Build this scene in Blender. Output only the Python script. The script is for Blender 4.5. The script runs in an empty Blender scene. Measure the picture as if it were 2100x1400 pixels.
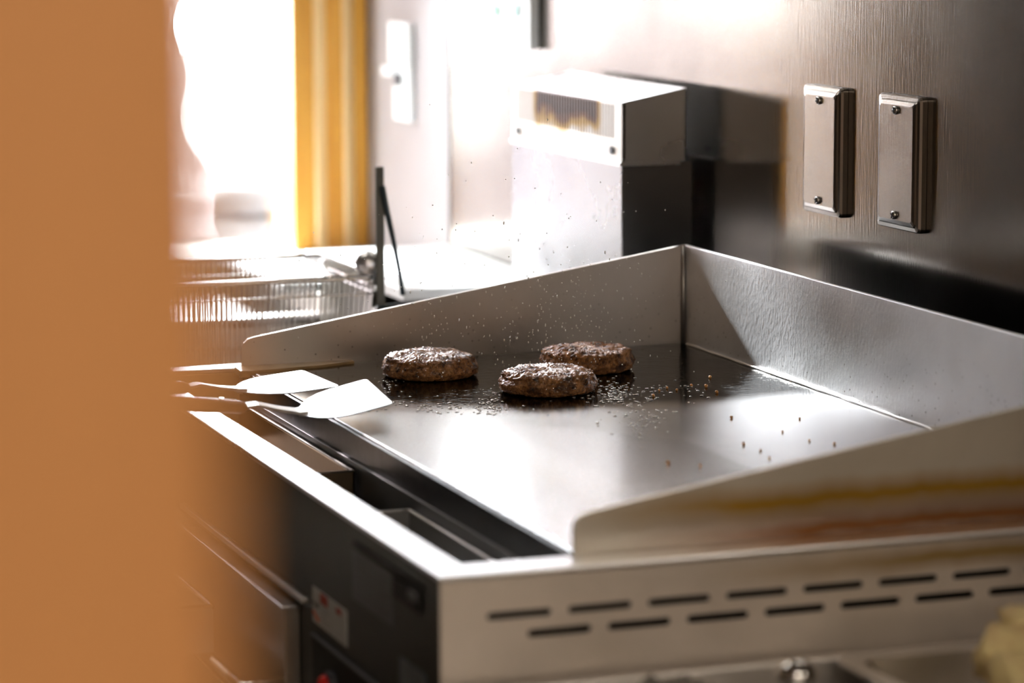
import bpy, bmesh, math, random
from mathutils import Vector, Matrix, noise
random.seed(7)
SMOKE = 0.05
S = bpy.context.scene
COL = S.collection

# ------------------------------------------------------------------ camera
cam_d = bpy.data.cameras.new('camera')
cam = bpy.data.objects.new('camera', cam_d)
COL.objects.link(cam)
CP = Vector((2.74537, -1.17065, 0.44011))
FW = Vector((-0.930809, 0.335305, -0.145482))
RT = Vector((0.339337, 0.940660, -0.003092))
UP = Vector((-0.135812, 0.052245, 0.989356))
m = Matrix.Identity(4)
for i in range(3):
    m[i][0] = RT[i]; m[i][1] = UP[i]; m[i][2] = -FW[i]; m[i][3] = CP[i]
cam.matrix_world = m
cam_d.sensor_width = 36
cam_d.lens = 6219.9 * 36 / 2100
cam_d.clip_start = 0.02
cam_d.dof.use_dof = True
cam_d.dof.focus_distance = 2.72
cam_d.dof.aperture_fstop = 4.3
S.camera = cam

# ------------------------------------------------------------------ world, sun, fill lamps, exposure
w = bpy.data.worlds.new('sky'); S.world = w; w.use_nodes = True
bg = w.node_tree.nodes['Background']
bg.inputs[0].default_value = (0.90, 0.96, 1.0, 1)
bg.inputs[1].default_value = 52.0

sd = bpy.data.lights.new('sun', 'SUN'); sd.energy = 50.0; sd.angle = math.radians(3.0)
sd.color = (0.95, 0.98, 1.0)
sun = bpy.data.objects.new('sun', sd); COL.objects.link(sun)
sun.location = (-3, -0.2, 2)
sun.rotation_euler = Vector((1, 0.065, -0.53)).to_track_quat('-Z', 'Y').to_euler()

pd = bpy.data.lights.new('window_portal', 'AREA'); pd.shape = 'RECTANGLE'
pd.size = 0.6; pd.size_y = 1.05
pd.cycles.is_portal = True
po = bpy.data.objects.new('window_portal', pd); COL.objects.link(po)
po.location = (-1.42, -0.31, 0.45)
po.rotation_euler = Vector((1, 0, 0)).to_track_quat('-Z', 'Z').to_euler()

ld = bpy.data.lights.new('rear_fill_light', 'AREA'); ld.shape = 'RECTANGLE'  # unseen lamp added behind the camera to light the post and griddle side
ld.size = 0.5; ld.size_y = 0.5; ld.energy = 33; ld.color = (1.0, 0.88, 0.74)
lo = bpy.data.objects.new('rear_fill_light', ld); COL.objects.link(lo)
lo.location = (4.0, -1.0, 1.64)
lo.rotation_euler = (0, 0, 0)

l2 = bpy.data.lights.new('jamb_fill_light', 'AREA'); l2.shape = 'RECTANGLE'  # unseen lamp added to brighten the window jamb
l2.size = 0.12; l2.size_y = 0.9; l2.energy = 5.5; l2.color = (1.0, 0.93, 0.82)
lo2 = bpy.data.objects.new('jamb_fill_light', l2); COL.objects.link(lo2)
lo2.location = (-0.55, -0.75, 1.62)

S.view_settings.view_transform = 'Standard'
S.view_settings.look = 'None'
S.view_settings.gamma = 1.0
S.view_settings.use_curve_mapping = False
S.view_settings.exposure = 0.0
S.cycles.max_bounces = 8
S.cycles.glossy_bounces = 5
S.cycles.transparent_max_bounces = 8
S.cycles.caustics_reflective = True
S.cycles.sample_clamp_indirect = 20.0

# ------------------------------------------------------------------ materials
def newmat(name):
    mt = bpy.data.materials.new(name); mt.use_nodes = True
    nt = mt.node_tree
    return mt, nt, nt.nodes['Principled BSDF']

def N(nt, typ, **kw):
    n = nt.nodes.new(typ)
    for k, v in kw.items():
        if hasattr(n, k): setattr(n, k, v)
    return n

def coords(nt, scale=(1, 1, 1)):
    tc = N(nt, 'ShaderNodeTexCoord'); mp = N(nt, 'ShaderNodeMapping')
    nt.links.new(tc.outputs['Object'], mp.inputs[0]); mp.inputs['Scale'].default_value = scale
    return mp.outputs[0]

def noise_fac(nt, scale3, scale, detail=3, rough=.5):
    n = N(nt, 'ShaderNodeTexNoise'); n.inputs['Scale'].default_value = scale
    n.inputs['Detail'].default_value = detail; n.inputs['Roughness'].default_value = rough
    nt.links.new(coords(nt, scale3), n.inputs['Vector'])
    return n.outputs['Fac']

def ramp(nt, fac, stops):
    r = N(nt, 'ShaderNodeValToRGB'); nt.links.new(fac, r.inputs[0])
    e = r.color_ramp.elements
    while len(e) < len(stops): e.new(0.5)
    for i, (p, c) in enumerate(stops):
        e[i].position = p; e[i].color = (*c, 1) if len(c) == 3 else c
    return r.outputs[0]

def maprange(nt, fac, a, b, c, d):
    mr = N(nt, 'ShaderNodeMapRange'); nt.links.new(fac, mr.inputs[0])
    for i, v in enumerate((a, b, c, d)): mr.inputs[i + 1].default_value = v
    return mr.outputs[0]

def bump(nt, bs, fac, strength, dist):
    b = N(nt, 'ShaderNodeBump'); b.inputs['Strength'].default_value = strength
    b.inputs['Distance'].default_value = dist
    nt.links.new(fac, b.inputs['Height'])
    nt.links.new(b.outputs[0], bs.inputs['Normal'])
    return b

def steel(name, col=(.55, .53, .5), rough=.28, brush=(1, 1, 40), bscale=30, bstr=.15, aniso=0, tang=None, smudge=.06):
    mt, nt, bs = newmat(name)
    f = noise_fac(nt, (1, 1, 1), 9, 4)
    c = ramp(nt, f, [(.1, tuple(v * .85 for v in col)), (.9, tuple(min(1, v * 1.15) for v in col))])
    nt.links.new(c, bs.inputs['Base Color'])
    bs.inputs['Metallic'].default_value = 1
    r = maprange(nt, f, .1, .9, rough - 1.5 * smudge, rough + 1.5 * smudge)
    nt.links.new(r, bs.inputs['Roughness'])
    if bstr:
        bump(nt, bs, noise_fac(nt, brush, bscale, 3), bstr, .001)
    if aniso:
        bs.inputs['Anisotropic'].default_value = aniso
        cx = N(nt, 'ShaderNodeCombineXYZ')
        for i, v in enumerate(tang): cx.inputs[i].default_value = v
        nt.links.new(cx.outputs[0], bs.inputs['Tangent'])
    return mt

def plain(name, col, rough=.5, metal=0, var=.1, scale=20, spec=.5, coat=0, bstr=0, bd=.001):
    mt, nt, bs = newmat(name)
    f = noise_fac(nt, (1, 1, 1), scale, 4)
    c = ramp(nt, f, [(.3, tuple(v * (1 - var) for v in col)), (.7, tuple(min(1, v * (1 + var)) for v in col))])
    nt.links.new(c, bs.inputs['Base Color'])
    bs.inputs['Roughness'].default_value = rough; bs.inputs['Metallic'].default_value = metal
    bs.inputs['Specular IOR Level'].default_value = spec
    bs.inputs['Coat Weight'].default_value = coat
    if bstr: bump(nt, bs, f, bstr, bd)
    return mt

M = {}
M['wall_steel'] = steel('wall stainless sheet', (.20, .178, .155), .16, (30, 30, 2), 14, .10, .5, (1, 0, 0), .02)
M['reflector_steel'] = steel('bright reflector stainless sheet', (.80, .79, .78), .20, (30, 30, 2), 14, .08, .5, (1, 0, 0), .02)
M['steel'] = steel('brushed stainless', (.62, .585, .54), .33, (2, 40, 40), 20, .2)
M['steel_soft'] = steel('satin stainless', (.6, .58, .56), .42, (1, 1, 1), 40, .1)
M['steel_rail'] = steel('polished rail stainless', (.72, .72, .74), .3, (1, 1, 1), 20, .05)
M['flue'] = steel('flue stainless', (.24, .24, .25), .26, (30, 30, 2), 14, 0)
M['tray_brown'] = steel('greasy brown steel', (.26, .19, .12), .4, (1, 1, 1), 40, .3)
M['tray_grey'] = steel('dull grey steel', (.30, .30, .30), .45, (1, 1, 1), 40, .2)
M['dark_steel'] = steel('blackened steel', (.10, .10, .105), .4, (1, 1, 1), 60, .4)
M['chrome'] = steel('polished steel', (.7, .7, .7), .14, (1, 1, 1), 20, .02, smudge=.03)
M['plaster'] = plain('warm brown plaster', (.24, .175, .12), .8, var=.12, scale=6)
M['light_wall'] = plain('beige painted wall', (.78, .70, .60), .8, var=.08, scale=3)
M['dark_brown'] = plain('dark brown painted wall', (.10, .07, .045), .7, var=.15, scale=4)
M['wall_sheen'] = plain('pinkish grey wall sheen', (.30, .27, .27), .4, var=.06, scale=7)
M['ceiling'] = plain('off-white ceiling', (.42, .37, .31), .8, var=.05, scale=5)
M['floor'] = plain('brown tile', (.22, .17, .13), .5, var=.2, scale=8)
M['cream'] = plain('cream painted board', (.72, .66, .5), .5, var=.06, scale=6)
M['white_plastic'] = plain('white plastic', (.82, .84, .84), .35, var=.02)
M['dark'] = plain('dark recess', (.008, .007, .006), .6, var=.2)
M['black_paint'] = plain('black enamel panel', (.022, .021, .018), .42, var=.2, scale=5)
M['plaque'] = plain('grey printed plaque', (.10, .10, .11), .45, var=.12, scale=30)
M['paper'] = plain('white sticker paper', (.62, .62, .6), .5, var=.03)
M['red_print'] = plain('red print', (.42, .04, .02), .5, var=.05)
M['orange_print'] = plain('orange red print', (.75, .16, .08), .5, var=.05)
M['ink'] = plain('dark ink', (.05, .05, .06), .5, var=.05)
M['grey_ink'] = plain('grey ink', (.42, .42, .42), .5, var=.05)
M['red_lens'] = plain('red indicator lens', (.75, .012, .008), .2, var=.05, coat=.5)
M['teal'] = plain('pale teal button', (.35, .68, .62), .4, var=.03)
M['green'] = plain('green button', (.12, .5, .3), .4, var=.03)
M['blue_grey'] = plain('blue grey sticker', (.14, .17, .19), .4, var=.25, scale=60)
M['tan_grease'] = plain('tan baked grease', (.42, .27, .12), .4, var=.3, scale=30, coat=.3)
M['pavement'] = plain('pinkish grey pavement', (.042, .036, .036), .8, var=.3, scale=.8)
M['crate'] = plain('grey plastic crate', (.035, .033, .037), .5, var=.1)
M['crumb'] = plain('toasted crumb', (.78, .38, .11), .4, var=.3, scale=200)
M['butter'] = plain('pale yellow food chunk', (.98, .72, .36), .55, var=.2, scale=60, bstr=.5, bd=.004)
M['post_metal'] = plain('olive grey painted metal', (.09, .088, .07), .5, var=.2)
M['rubber'] = plain('black rod coating', (.012, .03, .04), .4, var=.1)

# wood
def wood(name, c1, c2, rough=.45, sc=(14, 14, 1.2)):
    mt, nt, bs = newmat(name)
    f = noise_fac(nt, sc, 3, 5, .6)
    nt.links.new(ramp(nt, f, [(.3, c1), (.7, c2)]), bs.inputs['Base Color'])
    bs.inputs['Roughness'].default_value = rough
    bump(nt, bs, f, .15, .002)
    return mt
M['wood_frame'] = wood('golden window timber', (.55, .23, .015), (.72, .37, .05))
M['wood_lit'] = wood('lit window timber', (.85, .58, .25), (.95, .70, .36))  # paler copy of the frame timber; window light painted into the beads
M['wood_post'] = wood('orange brown post', (.63, .28, .092), (.72, .335, .115), .55, (4, 4, .7))
M['wood_handle'] = wood('brown handle timber', (.26, .11, .04), (.36, .17, .07), .4, (20, 20, 20))

# griddle plate: seasoned oily steel, oil ripples
mt, nt, bs = newmat('seasoned griddle plate')
f1 = noise_fac(nt, (1, 1, 1), 7, 4)

bs.inputs['Metallic'].default_value = 1.0
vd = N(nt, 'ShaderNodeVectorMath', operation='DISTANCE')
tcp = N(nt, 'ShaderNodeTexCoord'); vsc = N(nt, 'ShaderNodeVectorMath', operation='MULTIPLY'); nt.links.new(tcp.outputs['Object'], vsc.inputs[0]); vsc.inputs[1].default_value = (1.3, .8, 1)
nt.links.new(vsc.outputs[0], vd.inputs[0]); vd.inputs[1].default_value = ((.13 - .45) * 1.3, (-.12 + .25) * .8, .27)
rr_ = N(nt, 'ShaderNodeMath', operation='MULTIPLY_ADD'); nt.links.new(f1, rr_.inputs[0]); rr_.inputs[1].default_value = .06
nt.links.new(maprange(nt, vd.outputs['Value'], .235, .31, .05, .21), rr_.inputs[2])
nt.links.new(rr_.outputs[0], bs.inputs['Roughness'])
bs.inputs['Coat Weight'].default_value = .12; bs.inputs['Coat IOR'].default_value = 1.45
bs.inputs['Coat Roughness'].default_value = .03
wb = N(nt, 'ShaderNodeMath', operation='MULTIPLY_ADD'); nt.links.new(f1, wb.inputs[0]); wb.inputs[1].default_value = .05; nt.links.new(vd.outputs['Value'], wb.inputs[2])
glare_msk = maprange(nt, wb.outputs[0], .255, .30, 0, 1)  # oily zone dark, bare steel beyond also painted pale for window glare
nt.links.new(ramp(nt, glare_msk, [(0, (.17, .165, .16)), (1, (.44, .44, .445))]), bs.inputs['Base Color'])
nt.links.new(ramp(nt, glare_msk, [(0, (.36, .36, .36)), (1, (.95, .95, .95))]), bs.inputs['Specular Tint'])
f2 = noise_fac(nt, (1, 1, 1), 150, 2)
f3 = noise_fac(nt, (1, 1, 1), 9, 2)
mul = N(nt, 'ShaderNodeMath', operation='MULTIPLY'); nt.links.new(f2, mul.inputs[0])
mul2 = N(nt, 'ShaderNodeMath', operation='MULTIPLY'); nt.links.new(maprange(nt, f3, .42, .60, .05, 1.0), mul2.inputs[0])
nt.links.new(maprange(nt, vd.outputs['Value'], .17, .27, 1.0, .15), mul2.inputs[1])
nt.links.new(mul2.outputs[0], mul.inputs[1])
bump(nt, bs, mul.outputs[0], .35, .002)
M['plate'] = mt

# splash inner steel with baked specks near the plate
def splash_mat(name, col, rough, speck=True, stain=None, bstr=.2):
    mt, nt, bs = newmat(name)
    f = noise_fac(nt, (1, 1, 1), 10, 4)
    base = ramp(nt, f, [(.3, tuple(v * .88 for v in col)), (.7, tuple(v * 1.08 for v in col))])
    last = base
    tc = N(nt, 'ShaderNodeTexCoord'); sep = N(nt, 'ShaderNodeSeparateXYZ')
    va_ = N(nt, 'ShaderNodeVectorMath', operation='ADD'); nt.links.new(tc.outputs['Object'], va_.inputs[0]); va_.inputs[1].default_value = (.45, -.25, -.27)
    nt.links.new(va_.outputs[0], sep.inputs[0])
    if speck:
        v = N(nt, 'ShaderNodeTexVoronoi'); v.inputs['Scale'].default_value = 170
        v.inputs['Randomness'].default_value = 1
        nt.links.new(coords(nt), v.inputs['Vector'])
        dots = maprange(nt, v.outputs['Distance'], .10, .2, 1, 0)
        hm = maprange(nt, sep.outputs['Z'], 0, .075, .85, 0)
        pick_ = N(nt, 'ShaderNodeMath', operation='GREATER_THAN')
        sepc = N(nt, 'ShaderNodeSeparateColor'); nt.links.new(v.outputs['Color'], sepc.inputs[0])
        nt.links.new(sepc.outputs[0], pick_.inputs[0]); pick_.inputs[1].default_value = .55
        a = N(nt, 'ShaderNodeMath', operation='MULTIPLY'); nt.links.new(dots, a.inputs[0]); nt.links.new(hm, a.inputs[1])
        b = N(nt, 'ShaderNodeMath', operation='MULTIPLY'); nt.links.new(a.outputs[0], b.inputs[0]); nt.links.new(pick_.outputs[0], b.inputs[1])
        mx = N(nt, 'ShaderNodeMix', data_type='RGBA')
        nt.links.new(b.outputs[0], mx.inputs['Factor']); nt.links.new(last, mx.inputs[6]); mx.inputs[7].default_value = (.06, .035, .015, 1)
        last = mx.outputs[2]
    metal_fac = None
    if stain:
        # list of (z0,z1,zpeak,y start,y end,colour)
        for (z0, z1, y0, y1, colr, amt) in stain:
            wob = noise_fac(nt, (1, 6, 1), 4, 3)
            zz = N(nt, 'ShaderNodeMath', operation='MULTIPLY_ADD')
            nt.links.new(wob, zz.inputs[0]); zz.inputs[1].default_value = .012
            nt.links.new(sep.outputs['Z'], zz.inputs[2])
            mid = (z0 + z1) / 2 + .006; hw = (z1 - z0) / 2
            d = N(nt, 'ShaderNodeMath', operation='SUBTRACT'); nt.links.new(zz.outputs[0], d.inputs[0]); d.inputs[1].default_value = mid
            ab = N(nt, 'ShaderNodeMath', operation='ABSOLUTE'); nt.links.new(d.outputs[0], ab.inputs[0])
            fz = maprange(nt, ab.outputs[0], 0, hw * 1.25, amt, 0)
            fy = maprange(nt, sep.outputs['Y'], y0, y1, 0, 1)
            mm = N(nt, 'ShaderNodeMath', operation='MULTIPLY'); nt.links.new(fz, mm.inputs[0]); nt.links.new(fy, mm.inputs[1])
            mx = N(nt, 'ShaderNodeMix', data_type='RGBA')
            nt.links.new(mm.outputs[0], mx.inputs['Factor']); nt.links.new(last, mx.inputs[6]); mx.inputs[7].default_value = (*colr, 1)
            last = mx.outputs[2]
    nt.links.new(last, bs.inputs['Base Color'])
    bs.inputs['Metallic'].default_value = 1
    nt.links.new(maprange(nt, f, .3, .7, rough - .05, rough + .05), bs.inputs['Roughness'])
    bump(nt, bs, noise_fac(nt, (1, 1, .6), 260, 2), bstr, .0008)
    return mt
M['backsplash'] = splash_mat('spattered backsplash steel', (.86, .86, .88), .47, True, None, .35)
M['left_splash'] = splash_mat('left splash steel', (.58, .53, .49), .36, True, None, .15)
M['right_splash'] = splash_mat('heat tinted splash steel', (.84, .79, .70), .46, False,
    [(.014, .038, -.45, -.33, (.50, .28, .005), 1.0), (-.010, .020, -.43, -.28, (.28, .095, .01), 1.0)], .1)
M['side_panel'] = splash_mat('slotted side steel', (.86, .79, .72), .50, False,
    [(-.024, -.006, -.38, -.2, (.42, .26, .03), .9)], .08)

# patty
def patty_mat(name='seared minced beef', coat=.85, rgh=.34):
    mt, nt, bs = newmat(name)
    f = noise_fac(nt, (1, 1, 1), 150, 6, .75)
    g = noise_fac(nt, (1, 1, 1), 40, 5, .65)
    ca = ramp(nt, f, [(.36, (.02, .008, .003)), (.46, (.32, .12, .03)), (.66, (.80, .38, .13))])
    cb = ramp(nt, g, [(.36, (.14, .09, .06)), (.50, (1, 1, 1))])
    mx = N(nt, 'ShaderNodeMix', data_type='RGBA', blend_type='MULTIPLY'); mx.inputs['Factor'].default_value = .8
    nt.links.new(ca, mx.inputs[6]); nt.links.new(cb, mx.inputs[7])
    nt.links.new(mx.outputs[2], bs.inputs['Base Color'])
    bs.inputs['Roughness'].default_value = rgh
    bs.inputs['Coat Weight'].default_value = coat; bs.inputs['Coat Roughness'].default_value = .06
    bs.inputs['Subsurface Weight'].default_value = .0
    bump(nt, bs, noise_fac(nt, (1, 1, 1), 330, 4, .75), 1.0, .004)
    return mt
M['patty'] = patty_mat()
M['patty_dull'] = patty_mat('dull seared minced beef', .25, .5)

# glass
def glass_thin(name, tint=(1, 1, 1), gl=.08, rough=.0):
    mt = bpy.data.materials.new(name); mt.use_nodes = True; nt = mt.node_tree
    nt.nodes.remove(nt.nodes['Principled BSDF'])
    tr = N(nt, 'ShaderNodeBsdfTransparent'); tr.inputs[0].default_value = (*tint, 1)
    g = N(nt, 'ShaderNodeBsdfGlossy'); g.inputs['Roughness'].default_value = rough
    mx = N(nt, 'ShaderNodeMixShader'); mx.inputs[0].default_value = gl
    nt.links.new(tr.outputs[0], mx.inputs[1]); nt.links.new(g.outputs[0], mx.inputs[2])
    nt.links.new(mx.outputs[0], nt.nodes['Material Output'].inputs[0])
    return mt
M['glass'] = glass_thin('window glass', (.97, .98, .98), .06)
def vinyl():
    mt = bpy.data.materials.new('crumpled clear vinyl'); mt.use_nodes = True; nt = mt.node_tree
    nt.nodes.remove(nt.nodes['Principled BSDF'])
    f = noise_fac(nt, (1, 4, .9), 16, 5, .7)
    tr = N(nt, 'ShaderNodeBsdfTransparent')
    nt.links.new(ramp(nt, f, [(.36, (.004, .003, .003)), (.47, (.012, .0095, .0095)), (.55, (.12, .10, .10))]), tr.inputs[0])
    g = N(nt, 'ShaderNodeBsdfTranslucent'); g.inputs[0].default_value = (.5, .42, .42, 1)
    mx = N(nt, 'ShaderNodeMixShader'); mx.inputs[0].default_value = .15
    nt.links.new(tr.outputs[0], mx.inputs[1]); nt.links.new(g.outputs[0], mx.inputs[2])
    nt.links.new(mx.outputs[0], nt.nodes['Material Output'].inputs[0])
    return mt
M['vinyl'] = vinyl()
mt, nt, bs = newmat('clear plastic wrap')
bs.inputs['Base Color'].default_value = (.75, .72, .66, 1); bs.inputs['Roughness'].default_value = .18
bs.inputs['Transmission Weight'].default_value = .85; bs.inputs['IOR'].default_value = 1.15
M['wrap'] = mt
mt, nt, bs = newmat('hot oil drop')
bs.inputs['Base Color'].default_value = (.95, .93, .9, 1); bs.inputs['Metallic'].default_value = .9; bs.inputs['Roughness'].default_value = .22
bs.inputs['IOR'].default_value = 1.7; bs.inputs['Coat Weight'].default_value = 1
M['oil'] = mt
M['droplet'] = plain('pale oil droplet', (.9, .88, .82), .1, var=.05, coat=1)
mt, nt, bs = newmat('frying oil')
bs.inputs['Base Color'].default_value = (.35, .22, .06, 1); bs.inputs['Roughness'].default_value = .05
M['fry_oil'] = mt

# ------------------------------------------------------------------ helpers
def link(name, bm, mat, parent=None, smooth=False, loc=None, stuff=False):
    me = bpy.data.meshes.new(name)
    bm.normal_update(); bm.to_mesh(me); bm.free()
    if smooth:
        for p_ in me.polygons: p_.use_smooth = True
    o = bpy.data.objects.new(name, me); COL.objects.link(o)
    if isinstance(mat, (list, tuple)):
        for q in mat: me.materials.append(q)
    else: me.materials.append(mat)
    if parent: o.parent = parent
    if loc: o.location = loc
    if stuff: o['kind'] = 'stuff'
    return o

def thing(name, label, cat, loc=(0, 0, 0), group=None):
    o = bpy.data.objects.new(name, None); COL.objects.link(o)
    o.empty_display_size = .02
    o.location = loc; o['label'] = label; o['category'] = cat
    if group: o['group'] = group
    return o
def tag(o, label, cat, group=None):
    o['label'] = label; o['category'] = cat
    if group: o['group'] = group
    return o

def bbox(bm, a, b, bev=0, seg=2):
    a = Vector(a); b = Vector(b)
    r = bmesh.ops.create_cube(bm, size=1)
    vs = r['verts']
    for v in vs:
        v.co = Vector(((a[i] + b[i]) / 2 + v.co[i] * (b[i] - a[i]) for i in range(3)))
    if bev:
        es = list({e for v in vs for e in v.link_edges})
        bmesh.ops.bevel(bm, geom=es, offset=bev, segments=seg, affect='EDGES', profile=.5)
def box(name, a, b, mat, parent=None, bev=0, origin=None):
    bm = bmesh.new(); bbox(bm, a, b, bev)
    return finish(name, bm, mat, parent, origin)
def finish(name, bm, mat, parent=None, origin=None, smooth=False, stuff=False):
    """world-coordinate bmesh -> object; parent's location subtracted"""
    off = Vector(origin) if origin else (parent_loc(parent) if parent else Vector((0, 0, 0)))
    bmesh.ops.translate(bm, verts=bm.verts, vec=-off)
    o = link(name, bm, mat, parent, smooth, stuff=stuff)
    if origin: o.location = off - (parent_loc(parent) if parent else Vector((0, 0, 0)))
    return o
def parent_loc(p):
    v = Vector((0, 0, 0))
    while p: v += p.location; p = p.parent
    return v

def prism(bm, pts, axis, a, b):
    """pts in 2D extruded along axis from a to b. axis x -> pts (y,z); y -> (x,z); z -> (x,y)"""
    def P(u, v, t):
        return {'x': (t, u, v), 'y': (u, t, v), 'z': (u, v, t)}[axis]
    va = [bm.verts.new(P(u, v, a)) for u, v in pts]
    vb = [bm.verts.new(P(u, v, b)) for u, v in pts]
    n = len(pts)
    fs = [bm.faces.new(va), bm.faces.new(vb[::-1])]
    for i in range(n):
        fs.append(bm.faces.new((va[i], vb[i], vb[(i + 1) % n], va[(i + 1) % n])))
    bmesh.ops.recalc_face_normals(bm, faces=bm.faces)
    return fs

def tube(bm, pts, r, n=8, closed=False, cap=True):
    pts = [Vector(p_) for p_ in pts]
    rings = []
    L = len(pts)
    up = Vector((0, 0, 1))
    for i, p_ in enumerate(pts):
        if closed: t = pts[(i + 1) % L] - pts[i - 1]
        else: t = pts[min(i + 1, L - 1)] - pts[max(i - 1, 0)]
        t.normalize()
        a = t.cross(up)
        if a.length < 1e-3: a = t.cross(Vector((1, 0, 0)))
        a.normalize(); b = t.cross(a)
        rr = r[i] if isinstance(r, (list, tuple)) else r
        rings.append([bm.verts.new(p_ + rr * (math.cos(k * 2 * math.pi / n) * a + math.sin(k * 2 * math.pi / n) * b)) for k in range(n)])
    for i in range(L if closed else L - 1):
        A = rings[i]; B = rings[(i + 1) % L]
        for k in range(n):
            bm.faces.new((A[k], A[(k + 1) % n], B[(k + 1) % n], B[k]))
    if cap and not closed:
        bm.faces.new(rings[0][::-1]); bm.faces.new(rings[-1])

def hole_panel(bm, outer, holes, mapf, thick, inward):
    """flat panel with holes: triangle fill then extrude by vector"""
    edges = []
    for loop in [outer] + holes:
        vs = [bm.verts.new(mapf(*q)) for q in loop]
        for i in range(len(vs)): edges.append(bm.edges.new((vs[i], vs[(i + 1) % len(vs)])))
    r = bmesh.ops.triangle_fill(bm, use_beauty=True, use_dissolve=False, edges=edges)
    faces = [g for g in r['geom'] if isinstance(g, bmesh.types.BMFace)]
    e = bmesh.ops.extrude_face_region(bm, geom=faces)
    bmesh.ops.translate(bm, verts=[g for g in e['geom'] if isinstance(g, bmesh.types.BMVert)], vec=Vector(inward) * thick)
    bmesh.ops.recalc_face_normals(bm, faces=bm.faces)

def capsule(cx, cy, L, H, n=5):
    r = H / 2; pts = []
    for s, x0 in ((1, cx + L / 2 - r), (-1, cx - L / 2 + r)):
        for k in range(n + 1):
            a = -math.pi / 2 + math.pi * k / n
            pts.append((x0 + s * r * math.cos(a), cy + s * r * math.sin(a)))
    return pts

def rrect(x0, y0, x1, y1, r, n=4):
    pts = []
    for cx, cy, a0 in ((x1 - r, y0 + r, -90), (x1 - r, y1 - r, 0), (x0 + r, y1 - r, 90), (x0 + r, y0 + r, 180)):
        for k in range(n + 1):
            a = math.radians(a0 + 90 * k / n)
            pts.append((cx + r * math.cos(a), cy + r * math.sin(a)))
    return pts

def struct(o): o['kind'] = 'structure'; return o
def copy_tree(o, parent=None):
    c = o.copy(); COL.objects.link(c); c.parent = parent
    for ch in list(o.children): copy_tree(ch, c)
    return c

WY = .0764            # face of the stainless wall
ZF, ZC = -.85, 1.7    # floor, ceiling
XW = -1.3             # window wall
XE, YF = 4.6, -3.2

# ------------------------------------------------------------------ room shell
struct(box('floor', (XW - .12, YF, ZF - .1), (XE, WY + .1, ZF), M['floor']))
struct(box('ceiling', (XW - .12, YF, ZC), (XE, WY + .1, ZC + .1), M['ceiling']))
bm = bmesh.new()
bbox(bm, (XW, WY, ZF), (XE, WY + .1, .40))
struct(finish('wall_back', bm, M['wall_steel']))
struct(box('wall_back_reflector', (XW, WY, .40), (XE, WY + .1, ZC), M['reflector_steel']))  # unseen upper wall, brightened so the plate reflects white
struct(box('wall_front', (XW, YF - .1, ZF), (XE, YF, ZC), M['plaster']))
struct(box('wall_right', (XE, YF, ZF), (XE + .1, WY + .1, ZC), M['light_wall']))
# window wall with opening
WY0, WY1, WZ0, WZ1 = -.60, -.036, -.047, .94
FR = .078   # right frame width ends at the steel wall
bm = bmesh.new()
bbox(bm, (XW - .12, YF, ZF), (XW, WY0 - .09, ZC))
bbox(bm, (XW - .12, WY0 - .09, WZ1 + .09), (XW, WY + .1, ZC))
bbox(bm, (XW - .12, WY0 - .09, ZF), (XW, WY + .1, WZ0 - .012))
bbox(bm, (XW - .12, WY + .001, WZ0 - .012), (XW, WY + .1, WZ1 + .09))
struct(finish('wall_left', bm, M['dark_brown']))
struct(box('trim_1', (XW, -.70, -.30), (XW + .012, WY - .002, WZ0 - .013), M['cream'], None, .002))

struct(box('wall_sheen_strip', (XW, WY - .0015, WZ0), (-.95, WY, 1.02), M['wall_sheen']))  # pale strip added; colour stands in for light reflected at the wall end
win = bpy.data.objects.new('window_1', None); COL.objects.link(win); struct(win)
# stepped golden timber jamb beside the steel wall
def jamb(name, y0, y1, x1, mat): box(name, (XW - .1, y0, WZ0), (XW + x1, y1, WZ1), mat, win, .0015)
jamb('jamb_board', -.037, -.007, .012, M['wood_frame'])
jamb('jamb_board', .0125, .037, .004, M['wood_frame'])
jamb('jamb_board', .055, WY - .0015, -.004, M['wood_frame'])
for (ya, yb, xa, xb) in ((-.007, .0125, .014, .004), (.037, .055, .007, -.004)):
    bm = bmesh.new()
    prism(bm, [(XW - .1, ya), (XW + xa, ya), (XW + xa + .002, ya + .004), (XW + xb, yb), (XW - .1, yb)], 'z', WZ0, WZ1)
    finish('jamb_bead', bm, M['wood_lit'], win)
box('window_board', (XW - .1, WY0 - .09, WZ0), (XW + .008, WY0, WZ1), M['wood_frame'], win, .002)
box('window_head', (XW - .1, WY0 - .09, WZ1), (XW + .008, WY, WZ1 + .09), M['wood_frame'], win, .002)
box('window_sill', (XW - .14, WY0 - .09, WZ0 - .012), (XW + .03, WY - .001, WZ0), M['white_plastic'], win, .002)
box('window_pane', (XW - .07, WY0, WZ0), (XW - .066, WY1, WZ1), M['glass'], win)

# crumpled vinyl hanging outside the glass
bm = bmesh.new()
ny, nz = 60, 90
grid = []
for j in range(nz + 1):
    row = []
    for i in range(ny + 1):
        z = WZ0 + .0 + (1.05) * j / nz
        right = -.143 + .012 * math.sin(z * 17 + 1) + .010 * math.sin(z * 41)
        if z < .10: right += .03 * (1 - z / .10) ** 1.5
        y = -.62 + (right + .62) * i / ny
        q = noise.noise(Vector((y * 14, z * 5, 3))) * .02 + noise.noise(Vector((y * 60, z * 18, 8))) * .008
        row.append(bm.verts.new((XW - .19 + q, y, z)))
    grid.append(row)
for j in range(nz):
    for i in range(ny):
        bm.faces.new((grid[j][i], grid[j][i + 1], grid[j + 1][i + 1], grid[j + 1][i]))
o = finish('vinyl_curtain', bm, M['vinyl'], smooth=True)
tag(o, 'crumpled translucent vinyl sheet hanging outside the bright window', 'curtain')
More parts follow.
